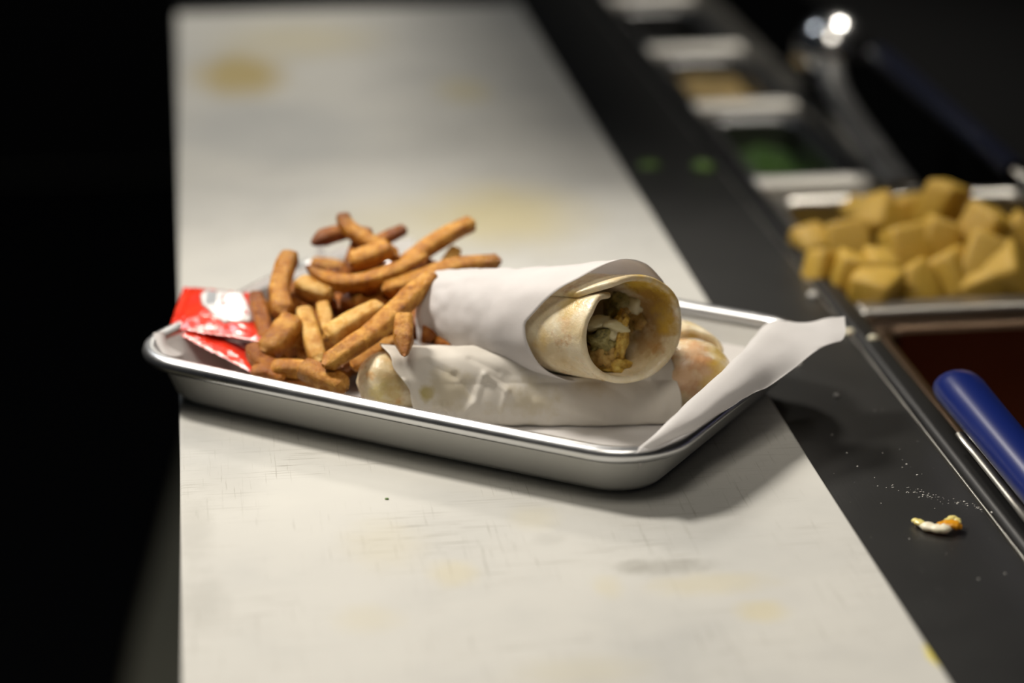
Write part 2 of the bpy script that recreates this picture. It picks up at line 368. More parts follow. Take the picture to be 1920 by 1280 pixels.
where = [(1525, 465, -0.006, 'nearest the rail edge'), (1585, 455, -0.002, 'at the left of the heap'), (1545, 515, -0.005, 'low at the left front corner'), (1595, 510, -0.000, 'standing upright at the left front'),
         (1655, 425, -0.000, 'beside the divider bar'), (1650, 510, -0.000, 'in the front row left of centre'), (1640, 550, -0.006, 'against the front flange'), (1765, 385, 0.014, 'topmost of the heap'),
         (1755, 450, 0.006, 'under the topmost chunk'), (1700, 470, 0.001, 'in the middle of the heap'), (1850, 440, 0.008, 'tall at the right of the heap'), (1840, 490, 0.002, 'below the tall right chunk'),
         (1780, 515, -0.003, 'small in the front row'), (1720, 535, -0.006, 'flat in the front row'), (1890, 520, -0.003, 'at the right edge of the view'), (1700, 415, -0.002, 'behind the middle of the heap'),
         (1840, 540, -0.008, 'in the right front corner'), (1610, 410, -0.008, 'in the shade of the divider bar'), (1800, 420, -0.002, 'between the two tall chunks'), (1910, 465, -0.000, 'cut by the right edge of the view')]
for i, (u, v, z, lab) in enumerate(where):
    o = bpy.data.objects.new('food_chunk', CH[i % 5]); C.objects.link(o); o.location = pz(u, v, z)
    o.rotation_euler = (random.uniform(-.6, .6), random.uniform(-.6, .6), random.uniform(0, 3)); s = random.uniform(.017, .023)
    o.scale = (s, s*random.uniform(.8, 1.1), s*random.uniform(1.0, 1.35))
    tag(o, 'yellow food chunk '+lab, 'food chunk', 'yellow chunks heaped in the wide pan')
for i in range(20):   # the layer beneath
    o = bpy.data.objects.new('food_chunk', CH[i % 5]); C.objects.link(o)
    o.location = (XP+.022+random.random()*.12, 1.118+random.random()*.14, random.choice((-.030, -.052, -.075))+random.uniform(-.004, .004))
    o.rotation_euler = (random.uniform(-.6, .6), random.uniform(-.6, .6), random.uniform(0, 3)); s = random.uniform(.020, .026); o.scale = (s, s, s)
    tag(o, 'yellow food chunk half buried under the heap in the wide pan', 'food chunk', 'buried yellow chunks')

def revolve(prof, n=24):
    V = []; 
    for r, z in prof:
        for k in range(n): t = 2*math.pi*k/n; V.append(Vector((r*math.cos(t), r*math.sin(t), z)))
    return V, grid_faces(len(prof), n, False, True)
def tube(name, pts, rad, mat, n=12, flat=1.0, up=Vector((0, 0, 1))):
    V = []; m = len(pts)
    for i, p in enumerate(pts):
        d = (pts[min(i+1, m-1)]-pts[max(i-1, 0)]).normalized(); a = d.cross(up).normalized(); b = a.cross(d)
        r = rad(i/(m-1)) if callable(rad) else rad
        for k in range(n): t = 2*math.pi*k/n; V.append(p+a*r*math.cos(t)+b*r*flat*math.sin(t))
    F = grid_faces(m, n, False, True); F.append(tuple(range(n))[::-1]); F.append(tuple(range((m-1)*n, m*n)))
    return mesh(name, V, F, mat)
# ladle with a polished bowl
lp = pz(1560, 96, .022)
lad = thing('ladle', 'polished steel ladle lying behind the sauce pans', 'ladle', (lp.x, lp.y, lp.z-.02))
V, F = revolve([(.0005, .020), (.009, .0185), (.016, .012), (.0195, .003), (.020, -.006), (.0185, -.006), (.018, .002), (.0145, .010), (.008, .0165), (.0005, .0175)])
o = mesh('bowl', [v*1.25+lp for v in V], F, steel('ladle_steel', (.85, .85, .85), .20).m); adopt(lad, o)
he = pz(1695, 348, .004)
o = tube('handle', catmull([lp+Vector((-.006, -.014, -.002)), lp.lerp(he, .35)+Vector((-.012, 0, .002)), lp.lerp(he, .7)+Vector((-.006, 0, 0)), he], 14), .0095, BODY, 12, .25); adopt(lad, o)
nv0, nv1 = pz(1640, 95, .03), pz(1905, 320, .02)
nk = thing('utensil', 'dark navy handled utensil lying in the shadow behind the ladle', 'utensil', (nv0.x, nv0.y, .01))
o = tube('handle', [nv0.lerp(nv1, t) for t in (0, .02, .05, .1, .2, .4, .6, .8, 1)], lambda t: lin_tab([(0, .003), (.12, .0075), (.4, .0085), (1, .0075)], t), NAVY, 12, .7); adopt(nk, o)
o = tube('shank', [nv1.lerp(nv0, t) for t in (0, -.1, -.3, -.6)], .003, PANST, 8, .5); adopt(nk, o)
# blue-handled utensil over the near pan
a, b = pz(1788, 716, .010), pz(2060, 1040, .012)
ut = thing('serving_spoon', 'blue plastic handled serving spoon resting over the orange sauce pan', 'spoon', (a.x, a.y, -.01))
o = tube('handle', [a.lerp(b, t) for t in [0, .01, .03, .07, .14, .25, .4, .6, .8, 1]], lambda t: lin_tab([(0, .0035), (.11, .0082), (.22, .0108), (.33, .0115), (.45, .0112), (1, .0100)], t), BLUE, 18, .72); adopt(ut, o)
o = tube('shank', [a.lerp(b, t)+Vector((-.0085, 0, -.008)) for t in (.22, .35, .6, 1)], .0022, PANST, 10, .5); adopt(ut, o)

# ------------------------------------------------------------------ the tray
TCX, TCY, TPH, TL, TW, TR, RZ, INS = .1141, .9768, -.6282, .2483, .1702, .0263, .0218, .0116
TM = Matrix.Translation((TCX, TCY, 0)) @ Matrix.Rotation(TPH, 4, 'Z')
def tloc(p): return TM.inverted() @ Vector(p)
BR = .0034                                            # bead radius
def tray_ring(ins, r, z):
    P = rrect(-TL/2+ins, TL/2-ins, -TW/2+ins, TW/2-ins, r, z, 10)
    Q = []
    for i in range(len(P)):
        a, b = P[i], P[(i+1) % len(P)]
        k = max(1, int((b-a).length/.02))
        for j in range(k): Q.append(a.lerp(b, j/k))
    return Q
def bow(p, z):                                        # a well used tray: the long sides bow out a little
    x = p.x/(TL/2); dy = -.0022*(1-x*x) if p.y < 0 else -.017*max(0, min(1, (.25-x)/1.25))*p.y/(TW/2)
    return Vector((p.x, p.y+dy, p.z))
tr = thing('sheet_tray', 'small rimmed aluminium sheet tray holding the wraps and fries', 'tray', (TCX, TCY, 0))
prof = [(.0005, TR, RZ-.001), (.0022, TR, RZ-.004), (.0055, TR-.003, .012), (INS-.003, TR-.006, .0042), (INS, TR-.008, .0012), (INS+.003, TR-.010, .0003)]
inner = [(INS+.003, TR-.010, .0013), (INS+.0006, TR-.008, .0022), (INS-.002, TR-.006, .0050), (.0065, TR-.003, .012), (.0032, TR, RZ-.003), (.0012, TR, RZ+.0012)]
base_ring = tray_ring(0, TR, 0); nvr = len(base_ring)
def ring_like(ins, r, z):                             # same count for each ring: sample by angle/param
    out = []
    P0 = rrect(-TL/2+ins, TL/2-ins, -TW/2+ins, TW/2-ins, r, z, 10); 
    R0 = rrect(-TL/2, TL/2, -TW/2, TW/2, TR, 0, 10)
    for i in range(len(P0)):
        a, b = P0[i], P0[(i+1) % len(P0)]; k = max(1, int((R0[(i+1) % len(P0)]-R0[i]).length/.02))
        for j in range(k): out.append(bow(a.lerp(b, j/k), z))
    return out
V = []; rows = [ring_like(*p) for p in prof]+[ring_like(*p) for p in inner[0:]]
nv = len(rows[0])
outer = [TM @ v for r in rows[:len(prof)] for v in r]; F = grid_faces(len(prof), nv, False, True); F.append(tuple(range((len(prof)-1)*nv, len(prof)*nv)))
inn = [TM @ v for r in rows[len(prof):] for v in r]; F2 = grid_faces(len(inner), nv, False, True); F2.append(tuple(range(nv))[::-1])
off = len(outer)
o = mesh('pan_body', outer+inn, F+[tuple(i+off for i in f) for f in F2], TRAY); adopt(tr, o)
# rolled rim bead
V = []; R = ring_like(0, TR, RZ); N = 12
for i, p in enumerate(R):
    t = (R[(i+1) % nv]-R[i-1]).normalized(); nrm = Vector((t.y, -t.x, 0))
    for k in range(N):
        a = 2*math.pi*k/N; V.append(TM @ (p+nrm*(BR*1.15*math.cos(a))+Vector((0, 0, BR*math.sin(a)))))
o = mesh('rolled_rim', V, grid_faces(nv, N, True, True), RIM); adopt(tr, o)

# ------------------------------------------------------------------ parchment liner
ln = thing('parchment_liner', 'white parchment sheet lining the tray with one corner over its rim', 'parchment', (TCX, TCY, .003))
# floor sheet, turned up along the edges
nu, nv_ = 60, 46; V = []
X0, X1, Y0, Y1 = -TL/2+.006, TL/2-.020, -TW/2+.0135, TW/2-.0135
for i in range(nu):
    for j in range(nv_):
        x = X0+(X1-X0)*i/(nu-1); y = Y0+(Y1-Y0)*j/(nv_-1)
        dl = max(0, (-TL/2+.020)-x); z = .0032+dl*1.45+.0006*abs(nz((x, y, 0), 30))
        db = max(0, y-(TW/2-.022)); z += db*1.2
        V.append(TM @ bow(Vector((x, y, z)), z))
sheet = mesh('floor_sheet', V, grid_faces(nu, nv_), PAPER_L); adopt(ln, sheet)
# corner flap: lies up the end wall and out over the rim
inn_px = [(1196, 840, .0265), (1247, 795, .0305), (1298, 744, .032), (1365, 683, .033), (1410, 636, .033), (1428, 614, .032), (1440, 602, .031)]
mid_px = [(1216, 840, .0262), (1280, 801, .0302), (1345, 750, .0316), (1425, 680, .0326), (1475, 640, .0325), (1496, 620, .0325), (1505, 604, .0320)]
out_px = [(1236, 838, .0258), (1318, 793, .0262), (1382, 753, .0265), (1456, 708, .0270), (1520, 660, .0300), (1548, 640, .0320), (1550, 597, .0335)]
tip_px = [(1240, 836, .0258), (1326, 789, .0262), (1392, 750, .0265), (1476, 697, .0275), (1540, 650, .0310), (1582, 634, .0320), (1584, 592, .0340)]
nS = 40; rowsP = []
flo = [Vector((x, y, .0034)) for x, y in ((TL/2-.0215, -TW/2+.020), (TL/2-.0215, -.040), (TL/2-.0215, -.010), (TL/2-.0215, .030), (TL/2-.0215, .050), (TL/2-.0215, .060), (TL/2-.022, .068))]
flo = [TM @ p for p in flo]
c0 = catmull(flo, nS); c1 = catmull([pz(*p) for p in inn_px], nS); c2 = catmull([pz(*p) for p in mid_px], nS); c3 = catmull([pz(*p) for p in out_px], nS); c4 = catmull([pz(*p) for p in tip_px], nS)
nR = 22; V = []
for i in range(nS):
    line = catmull([c0[i], c0[i].lerp(c1[i], .5)+Vector((.003, 0, -.003)), c1[i], c2[i], c3[i], c4[i]], nR)
    for j, p in enumerate(line):
        k = max(0, j/(nR-1)-.5)*2
        V.append(p+Vector((0, 0, .0011*nz(p, 60)*min(1, j/6)+.0008*k*nz(p, 130))))
o = mesh('corner_flap', V, grid_faces(nS, nR), PAPER_L); adopt(ln, o)
# the edge turned up behind the fries
V = []; A = [(440, 578), (480, 562), (520, 548), (560, 534), (600, 520), (640, 506), (775, 470)]; B = [(446, 548), (480, 531), (515, 514), (556, 504), (600, 486), (640, 466), (775, 444)]
a_ = catmull([pz(u, v, .014) for u, v in A], 24); b_ = catmull([pz(u, v, .032) for u, v in B], 24)
for i in range(24):
    for j in range(8):
        p = a_[i].lerp(b_[i], j/7); V.append(p+Vector((0, 0, .0014*nz(p, 60))))
o = mesh('upturned_edge', V, grid_faces(24, 8), PAPER_L); adopt(ln, o)
# the corner poking over the left end of the rim
V = []; A = [(352, 660, .012), (330, 645, .014), (312, 628, .016)]; B = [(330, 668, .022), (312, 650, .024), (306, 622, .026)]; D = [(306, 664, .0255), (296, 648, .027), (287, 624, .0285)]
for t in range(10):
    l = [catmull([pz(*p) for p in q], 10)[t] for q in (A, B, D)]
    for p in catmull(l, 8): V.append(p)
o = mesh('end_corner', V, grid_faces(10, 8), PAPER_L); adopt(ln, o)

# ------------------------------------------------------------------ wraps
def frame(a, b):
    e = (b-a).normalized(); n = e.cross(Vector((0, 0, 1))).normalized()   # n points towards the viewer
    if n.y > 0: n = -n
    up = n.cross(e).normalized()
    if up.z < 0: up = -up
    return e, n, up
def solidify(o, t, off=-1):
    m = o.modifiers.new('thickness', 'SOLIDIFY'); m.thickness = t; m.offset = off; m.use_rim = True; return o
def subsurf(o, l=1):
    m = o.modifiers.new('smooth', 'SUBSURF'); m.levels = l; m.render_levels = l; return o

# --- upper wrap, open end towards the viewer
E0, E1 = pd(770, 578, 1.058), pd(1187, 619, .984)
ue, un, uu = frame(E0, E1); UL = (E1-E0).length
pxl = lambda x: (x-770)/(1187-770)*UL                  # photo column of the axis -> length along it
urad = lambda s: lin_tab([(0, .0120), (pxl(840), .0150), (pxl(920), .0170), (pxl(1000), .0186), (pxl(1100), .0200), (pxl(1187), .0206), (1, .0206)], s)
uw = thing('wrap_sandwich', 'open ended tortilla wrap in a white paper sleeve lying across the other wrap', 'wrap', (E0.x, E0.y, .015))
def upoint(s, th, r): return E0+ue*s+uu*(r*math.cos(th))+un*(r*math.sin(th))
# tortilla: a spiral sheet; sweep from the outer edge on top, round the far side and bottom, to the tucked edge
TH0, TH1 = math.radians(38), math.radians(-352); nT, nA = 40, 76; V = []
for i in range(nA):
    q = i/(nA-1); th = TH0+(TH1-TH0)*q
    near = math.sin(th)
    k = lerp_tab([(0, 1.0), (.12, 1.02), (.3, 1.03), (.62, .99), (.80, .96), (.92, .90), (1.0, .72)], q)
    rim = UL+(-.0092*near)+.0012*nz((math.cos(th), math.sin(th), 2), 1.7)
    if q > .88: rim -= (q-.88)*.05
    if q < .06: rim -= (.06-q)*.20
    for j in range(nT):
        t = j/(nT-1); s = pxl(836)+t*(rim-pxl(836))
        r = urad(min(s, UL))*k*(1+.015*nz((s*40, math.cos(th)*1.5, math.sin(th)*1.5)))
        flare = max(0, (t-.86)/.14); r *= 1+.035*flare*flare
        V.append(upoint(s, th, r))
o = mesh('tortilla', V, grid_faces(nA, nT), TORT); solidify(o, .0028, 0); subsurf(o); adopt(uw, o)
# paper sleeve
edge = [(-180, 1094), (-120, 1130), (-70, 1195), (-30, 1186), (0, 1170), (12, 1150), (30, 1120), (52, 1084), (75, 1054), (90, 1056), (120, 1066), (150, 1082), (180, 1094)]
nA, nT = 84, 34; V = []
for i in range(nA):
    deg = -180+360*i/nA; th = math.radians(deg); se = pxl(lin_tab(edge, deg))
    for j in range(nT):
        t = j/(nT-1); s0 = pxl(832+5*math.sin(th*2)); s = s0+(se-s0)*t
        lift = .0008+max(0, (t-.45)/.55)**1.4*lerp_tab([(-180, 0), (-95, 0), (-50, .0030), (-5, .0052), (30, .0022), (60, .0004), (180, 0)], deg)
        r = urad(s)*1.045+.0016+lift+.0006*nz((s*90, math.cos(th)*2, math.sin(th)*2))+.0009*(1-t)*nz((s*200, math.cos(th)*4, math.sin(th)*4))
        V.append(upoint(s, th, r))
o = mesh('paper_sleeve', V, grid_faces(nA, nT, True), PAPER_U); solidify(o, .00025, 1); adopt(uw, o)
# overlapping edge of the sleeve paper: a second layer with a torn edge low on the near side
V = []; nA, nT = 22, 26
for i in range(nA):
    deg = 86+64*i/(nA-1); th = math.radians(deg)
    for j in range(nT):
        t = j/(nT-1); se = pxl(1020+6*nz((deg*.35, 0, 0))+3*nz((deg*1.3, 1, 0))); s = pxl(860)+(se-pxl(860))*t
        r = urad(s)*1.045+.0016+.0008+.0006*nz((s*90, math.cos(th)*2, math.sin(th)*2))+.0013*min(1, i/9)*min(1, (nA-1-i)/5)-.0010
        V.append(upoint(s, th, r))
o = mesh('sleeve_overlap', V, grid_faces(nA, nT), PAPER_U); adopt(uw, o)
# filling
def lump_mesh(name, seed, mat, sub=3, amp=.35, fr=1.6):
    bm = bmesh.new(); bmesh.ops.create_icosphere(bm, subdivisions=sub, radius=1)
    for v in bm.verts:
        d = v.co.normalized(); v.co = d*(1+amp*noise.noise(d*fr+Vector((seed*3.1, seed, 0)))+.4*amp*noise.noise(d*fr*3+Vector((seed, 0, seed))))
    return from_bm(name, bm, mat)
mch = M('grilled_chicken', (.45, .28, .08), .5, sss=.1)
mch.color(mch.mix(mch.ramp(mch.noise(500, 3), [(.62, 0.0), (.70, 1.0)]), mch.ramp(mch.noise(170, 5, .65), [(.3, (.22, .095, .018)), (.5, (.50, .30, .075)), (.7, (.66, .48, .17))]), (.06, .07, .015)))
mch.bump(mch.noise(500, 5, .7), .6, .0012)
mon = M('onion', (.66, .58, .34), .3, sss=.25, sss_r=(.004, .004, .003)); mgr = M('herb_green', (.16, .17, .045), .45)
moc = M('filling_ochre', (.58, .36, .05), .4, sss=.1); moc.color(moc.ramp(moc.noise(300, 5, .7), [(.32, (.20, .09, .012)), (.48, (.58, .35, .05)), (.68, (.74, .55, .14))])); moc.bump(moc.noise(400, 5, .7), .6, .0012)
mol = M('filling_olive', (.34, .29, .09), .4); mol.color(mol.ramp(mol.noise(260, 5, .7), [(.36, (.05, .05, .012)), (.5, (.33, .27, .08)), (.66, (.52, .46, .20))])); mol.bump(mol.noise(400, 5, .7), .6, .0012)
fill = [(1161, 640, .012, (.0026, .0030, .0085), moc, 'filling_chunk', .12), (1166, 602, .011, (.0022, .0026, .0036), moc, 'filling_chunk', 0), (1128, 640, .012, (.0052, .0042, .0050), mol, 'filling_chunk', .2),
        (1153, 611, .009, (.0052, .0028, .0020), mon, 'onion_piece', .25), (1150, 626, .010, (.0024, .0024, .0032), mon, 'onion_piece', .1), (1120, 606, .010, (.0050, .0030, .0024), mon, 'onion_piece', -.3), (1190, 570, .022, (.0040, .0040, .0036), mon, 'onion_piece', -.2),
        (1162, 570, .024, (.0046, .0050, .0056), mol, 'filling_chunk', .5), (1122, 664, .014, (.0056, .0046, .0040), mch, 'filling_chunk', .6), (1150, 684, .016, (.0068, .0052, .0036), moc, 'filling_chunk', .3), (1135, 690, .020, (.0060, .0050, .0040), mch, 'filling_chunk', 0),
        (1142, 662, .013, (.0034, .0030, .0034), mch, 'filling_chunk', .9), (1192, 600, .028, (.0050, .0060, .0080), mch, 'filling_chunk', .3), (1175, 575, .022, (.0030, .0030, .0044), mch, 'filling_chunk', .8)]
for k, (sb, sr, mm) in enumerate(((.034, .0115, mch), (.047, .0105, mol), (.060, .0095, mch))):   # deeper in the roll
    o = lump_mesh('filling_chunk', 40+k, mm.m, 3, .3, 1.9); o.data.transform(Matrix.Translation(E1-ue*sb) @ Matrix.Diagonal((sr, sr, sr, 1))); adopt(uw, o)

for i, (u, v, back, sc, mat, nm, rot) in enumerate(fill):
    o = lump_mesh(nm, i+1, mat.m, 3, .55 if mat in (mch, moc, mol) else .30, 1.9)
    sc = [x*1.22 for x in sc]; p = pd(u, v, .984+back); mw = Matrix.Translation(p) @ Matrix.Rotation(-YAW, 4, 'Z') @ Matrix.Rotation(rot, 4, 'Y') @ Matrix.Diagonal((*sc, 1))
    o.data.transform(mw); adopt(uw, o)

# --- lower wrap, closed, in a greasy paper sleeve
L0, L1 = pz(668, 716, .0178), pz(1374, 702, .0178)
le, lnn, lu = frame(L0, L1); LLn = (L1-L0).length
lx = lambda x: (x-668)/(1374-668)*LLn
def dent(p, gap):                                      # soft roll: give way where the upper wrap presses on it
    s = (p-E0).dot(ue)
    if 0 < s < UL:
        a = E0+ue*s; d = p-a; R = urad(s)*1.035+gap
        if d.length < R: p = a+d.normalized()*R
    return p
def lpoint(s, th, r, ru=1.0): return L0+le*s+lu*(r*ru*math.cos(th))+lnn*(r*math.sin(th))
lw = thing('wrap_sandwich', 'rolled tortilla wrap in a grease spotted paper sleeve at the front of the tray', 'wrap', (L0.x, L0.y, .003))
nA, nT = 56, 80; V = []
for i in range(nA):
    th = 2*math.pi*i/nA
    for j in range(nT):
        t = j/(nT-1); s = t*LLn
        e0 = min(1, s/.016); e1 = min(1, (LLn-s)/.024)
        r = lin_tab([(0, .0142), (.06, .0140), (.14, .0112), (.78, .0112), (.84, .0150), (.9, .0160), (1, .0162)], t)*math.sqrt(max(0, 1-(1-e0)**2))*math.sqrt(max(.0, 1-(1-e1)**2.2))
        r *= 1+.05*nz((s*60, math.cos(th)*1.6, math.sin(th)*1.6+3))+.035*nz((s*170, math.cos(th)*4, math.sin(th)*4))
        V.append(dent(lpoint(s, th, max(r, .0004)), .0024))
o = mesh('tortilla', V, grid_faces(nA, nT, True), TORT2); adopt(lw, o)
# folded lip at the end
V = []; q0 = pz(1262, 628, .026); nA, nT = 18, 10
for i in range(nA):
    a = math.pi*(i/(nA-1))
    p = pd(1283-50*math.cos(a), 640-36*math.sin(a)+ (6 if a > 1.6 else 0), 1.036)
    for j in range(nT):
        V.append(p+Vector((-.012+.016*j/(nT-1), .012-.020*j/(nT-1), -.002+.0035*math.sin(j/(nT-1)*3))))
o = mesh('folded_lip', V, grid_faces(nA, nT), TORT2); solidify(o, .0022, 0); subsurf(o); adopt(lw, o)
# sleeve
CREASE = [((755, 70), (776, 112), 0.00128, 0.0017), ((776, 112), (830, 104), 0.00144, 0.0017), ((830, 104), (850, 126), 0.00128, 0.0014), ((850, 126), (885, 100), 0.00112, 0.0017), ((885, 100), (905, 60), 0.00080, 0.0022),
          ((800, 40), (850, 62), -0.00064, 0.0028), ((850, 62), (880, 92), -0.00072, 0.0025), ((905, 62), (945, 86), 0.00104, 0.0015), ((945, 86), (930, 118), 0.00080, 0.0019), ((880, 34), (930, 58), -0.00056, 0.0022), ((1000, 100), (1120, 118), 0.00072, 0.0022), ((1080, 60), (1170, 100), -0.00056, 0.0028), ((1190, 40), (1235, 110), 0.00064, 0.0022)]
nA, nT = 200, 170; V = []
eL = [(-180, 775), (-90, 740), (-30, 712), (0, 716), (40, 735), (90, 768), (130, 778), (180, 775)]
eR = [(-180, 1262), (-90, 1235), (-20, 1238), (20, 1246), (60, 1256), (105, 1268), (130, 1272), (180, 1262)]
for i in range(nA):
    deg = -180+360*i/nA; th = math.radians(deg); s0, s1 = lx(lerp_tab(eL, deg)), lx(lerp_tab(eR, deg))
    for j in range(nT):
        t = j/(nT-1); s = s0+(s1-s0)*t
        r = .0146+.0007*nz((s*55, math.cos(th)*2, math.sin(th)*2))
        # loose paper hangs out at the front foot of the roll
        g = max(0, 1-abs(deg-124)/48)**1.1; r += .0098*g*lin_tab([(0, .35), (.3, .8), (.6, 1.0), (.8, 1.0), (1, .95)], t)
        q = Vector((s, math.radians(deg)*.0146))
        for (sa, da), (sb, db), am, wd in CREASE:
            a = Vector((lx(sa), math.radians(da)*.0146)); b = Vector((lx(sb), math.radians(db)*.0146)); ab = b-a
            k = max(0, min(1, (q-a).dot(ab)/ab.length_squared)); dd = (q-a-ab*k).length
            if dd < wd: r += am*(1-dd/wd)
        r += .0006*nz((s*120+3, deg*.03, 2))
        if t < .06: r += (.06-t)*.03*max(0, math.cos(math.radians(deg-10)))
        p = lpoint(s, th, r); p = dent(p, .0016); p.z = max(p.z, .0042); V.append(p)
o = mesh('paper_sleeve', V, grid_faces(nA, nT, True), PAPER_D); solidify(o, .00025, 1); adopt(lw, o)

# ------------------------------------------------------------------ fries
def fry_mesh(P, wpx, seed, crisp=(.3, .3), taper=(.75, .75), flat=.85):
    """P: points in world space, wpx: width in photo pixels."""
    rnd = random.Random(seed); n = 26; K = 16
    pts = catmull(P, n); L = sum((pts[i+1]-pts[i]).length for i in range(n-1))
    dm = (pts[0]-EYE).dot(_f); hw = wpx*1.08/FPX*dm/2
    V = []; cr = []; tw = rnd.uniform(-.25, .25); up = Vector((.15*rnd.uniform(-1, 1), -.4, 1)).normalized()
    for i, p in enumerate(pts):
        t = i/(n-1); d = (pts[min(i+1, n-1)]-pts[max(i-1, 0)]).normalized(); a = d.cross(up)
        if a.length < .15: a = d.cross(Vector((1, .2, 0)))
        a.normalize(); b = a.cross(d)
        e = min(t, 1-t)*L/hw                                 # distance from the end in half widths
        cap = math.sqrt(max(0.0, 1-(1-min(1, e/.55))**2)) if e < .55 else 1
        cap = max(cap, .30)
        tp = taper[0]+(1-taper[0])*min(1, t/.35) if t < .35 else (taper[1]+(1-taper[1])*min(1, (1-t)/.35) if t > .65 else 1)
        r = hw*cap*tp*(1+.10*nz((t*L*70, seed, 0))); p = p+a*hw*.12*nz((t*L*45, seed, 9))+b*hw*.12*nz((t*L*45, seed, 4))
        for k in range(K):
            th = 2*math.pi*k/K+tw; c, s = math.cos(th), math.sin(th)
            q = (abs(c)**7+abs(s)**7)**(-1/7)           # rounded square section
            rr = r*q*.90*(1+.07*nz((c*1.5+seed, s*1.5, t*L*110))+.05*nz((c*4+seed, s*4, t*L*420)))
            V.append(p+a*rr*c+b*rr*s*flat)
            cr.append(max(crisp[0]*max(0, 1-t*L/.016), crisp[1]*max(0, 1-(1-t)*L/.016))*1.6)
    F = grid_faces(n, K, False, True); m = len(V)
    V += [pts[0]+(pts[0]-pts[1])*.10, pts[-1]+(pts[-1]-pts[-2])*.10]; cr += [crisp[0]*1.6, crisp[1]*1.6]
    for k in range(K):
        F.append((m, (k+1) % K, k)); F.append((m+1, (n-1)*K+k, (n-1)*K+(k+1) % K))
    return V, F, cr
GR = 'fries heaped at the end of the tray'
def fry(P, wpx, seed, mat, label, group=GR, **kw):
    P = [Vector(p) for p in P]; V, F, cr = fry_mesh(P, wpx, seed, **kw)
    o = mesh('french_fry', V, F, FRY[mat]); me = o.data
    at = me.attributes.new('crisp', 'FLOAT', 'POINT'); at.data.foreach_set('value', cr)
    c = sum(V, Vector())/len(V); me.transform(Matrix.Translation(-c)); o.location = c
    return tag(o, label, 'french fry', group)
def hd(v): return 1.022+(720-v)*.070/320               # the slope of the heap: nearer at the foot, farther at the top
def heap(pts, off=0.0): return [pd(u, v, hd(v)+off+(q[0] if q else 0)) for (u, v, *q) in pts]
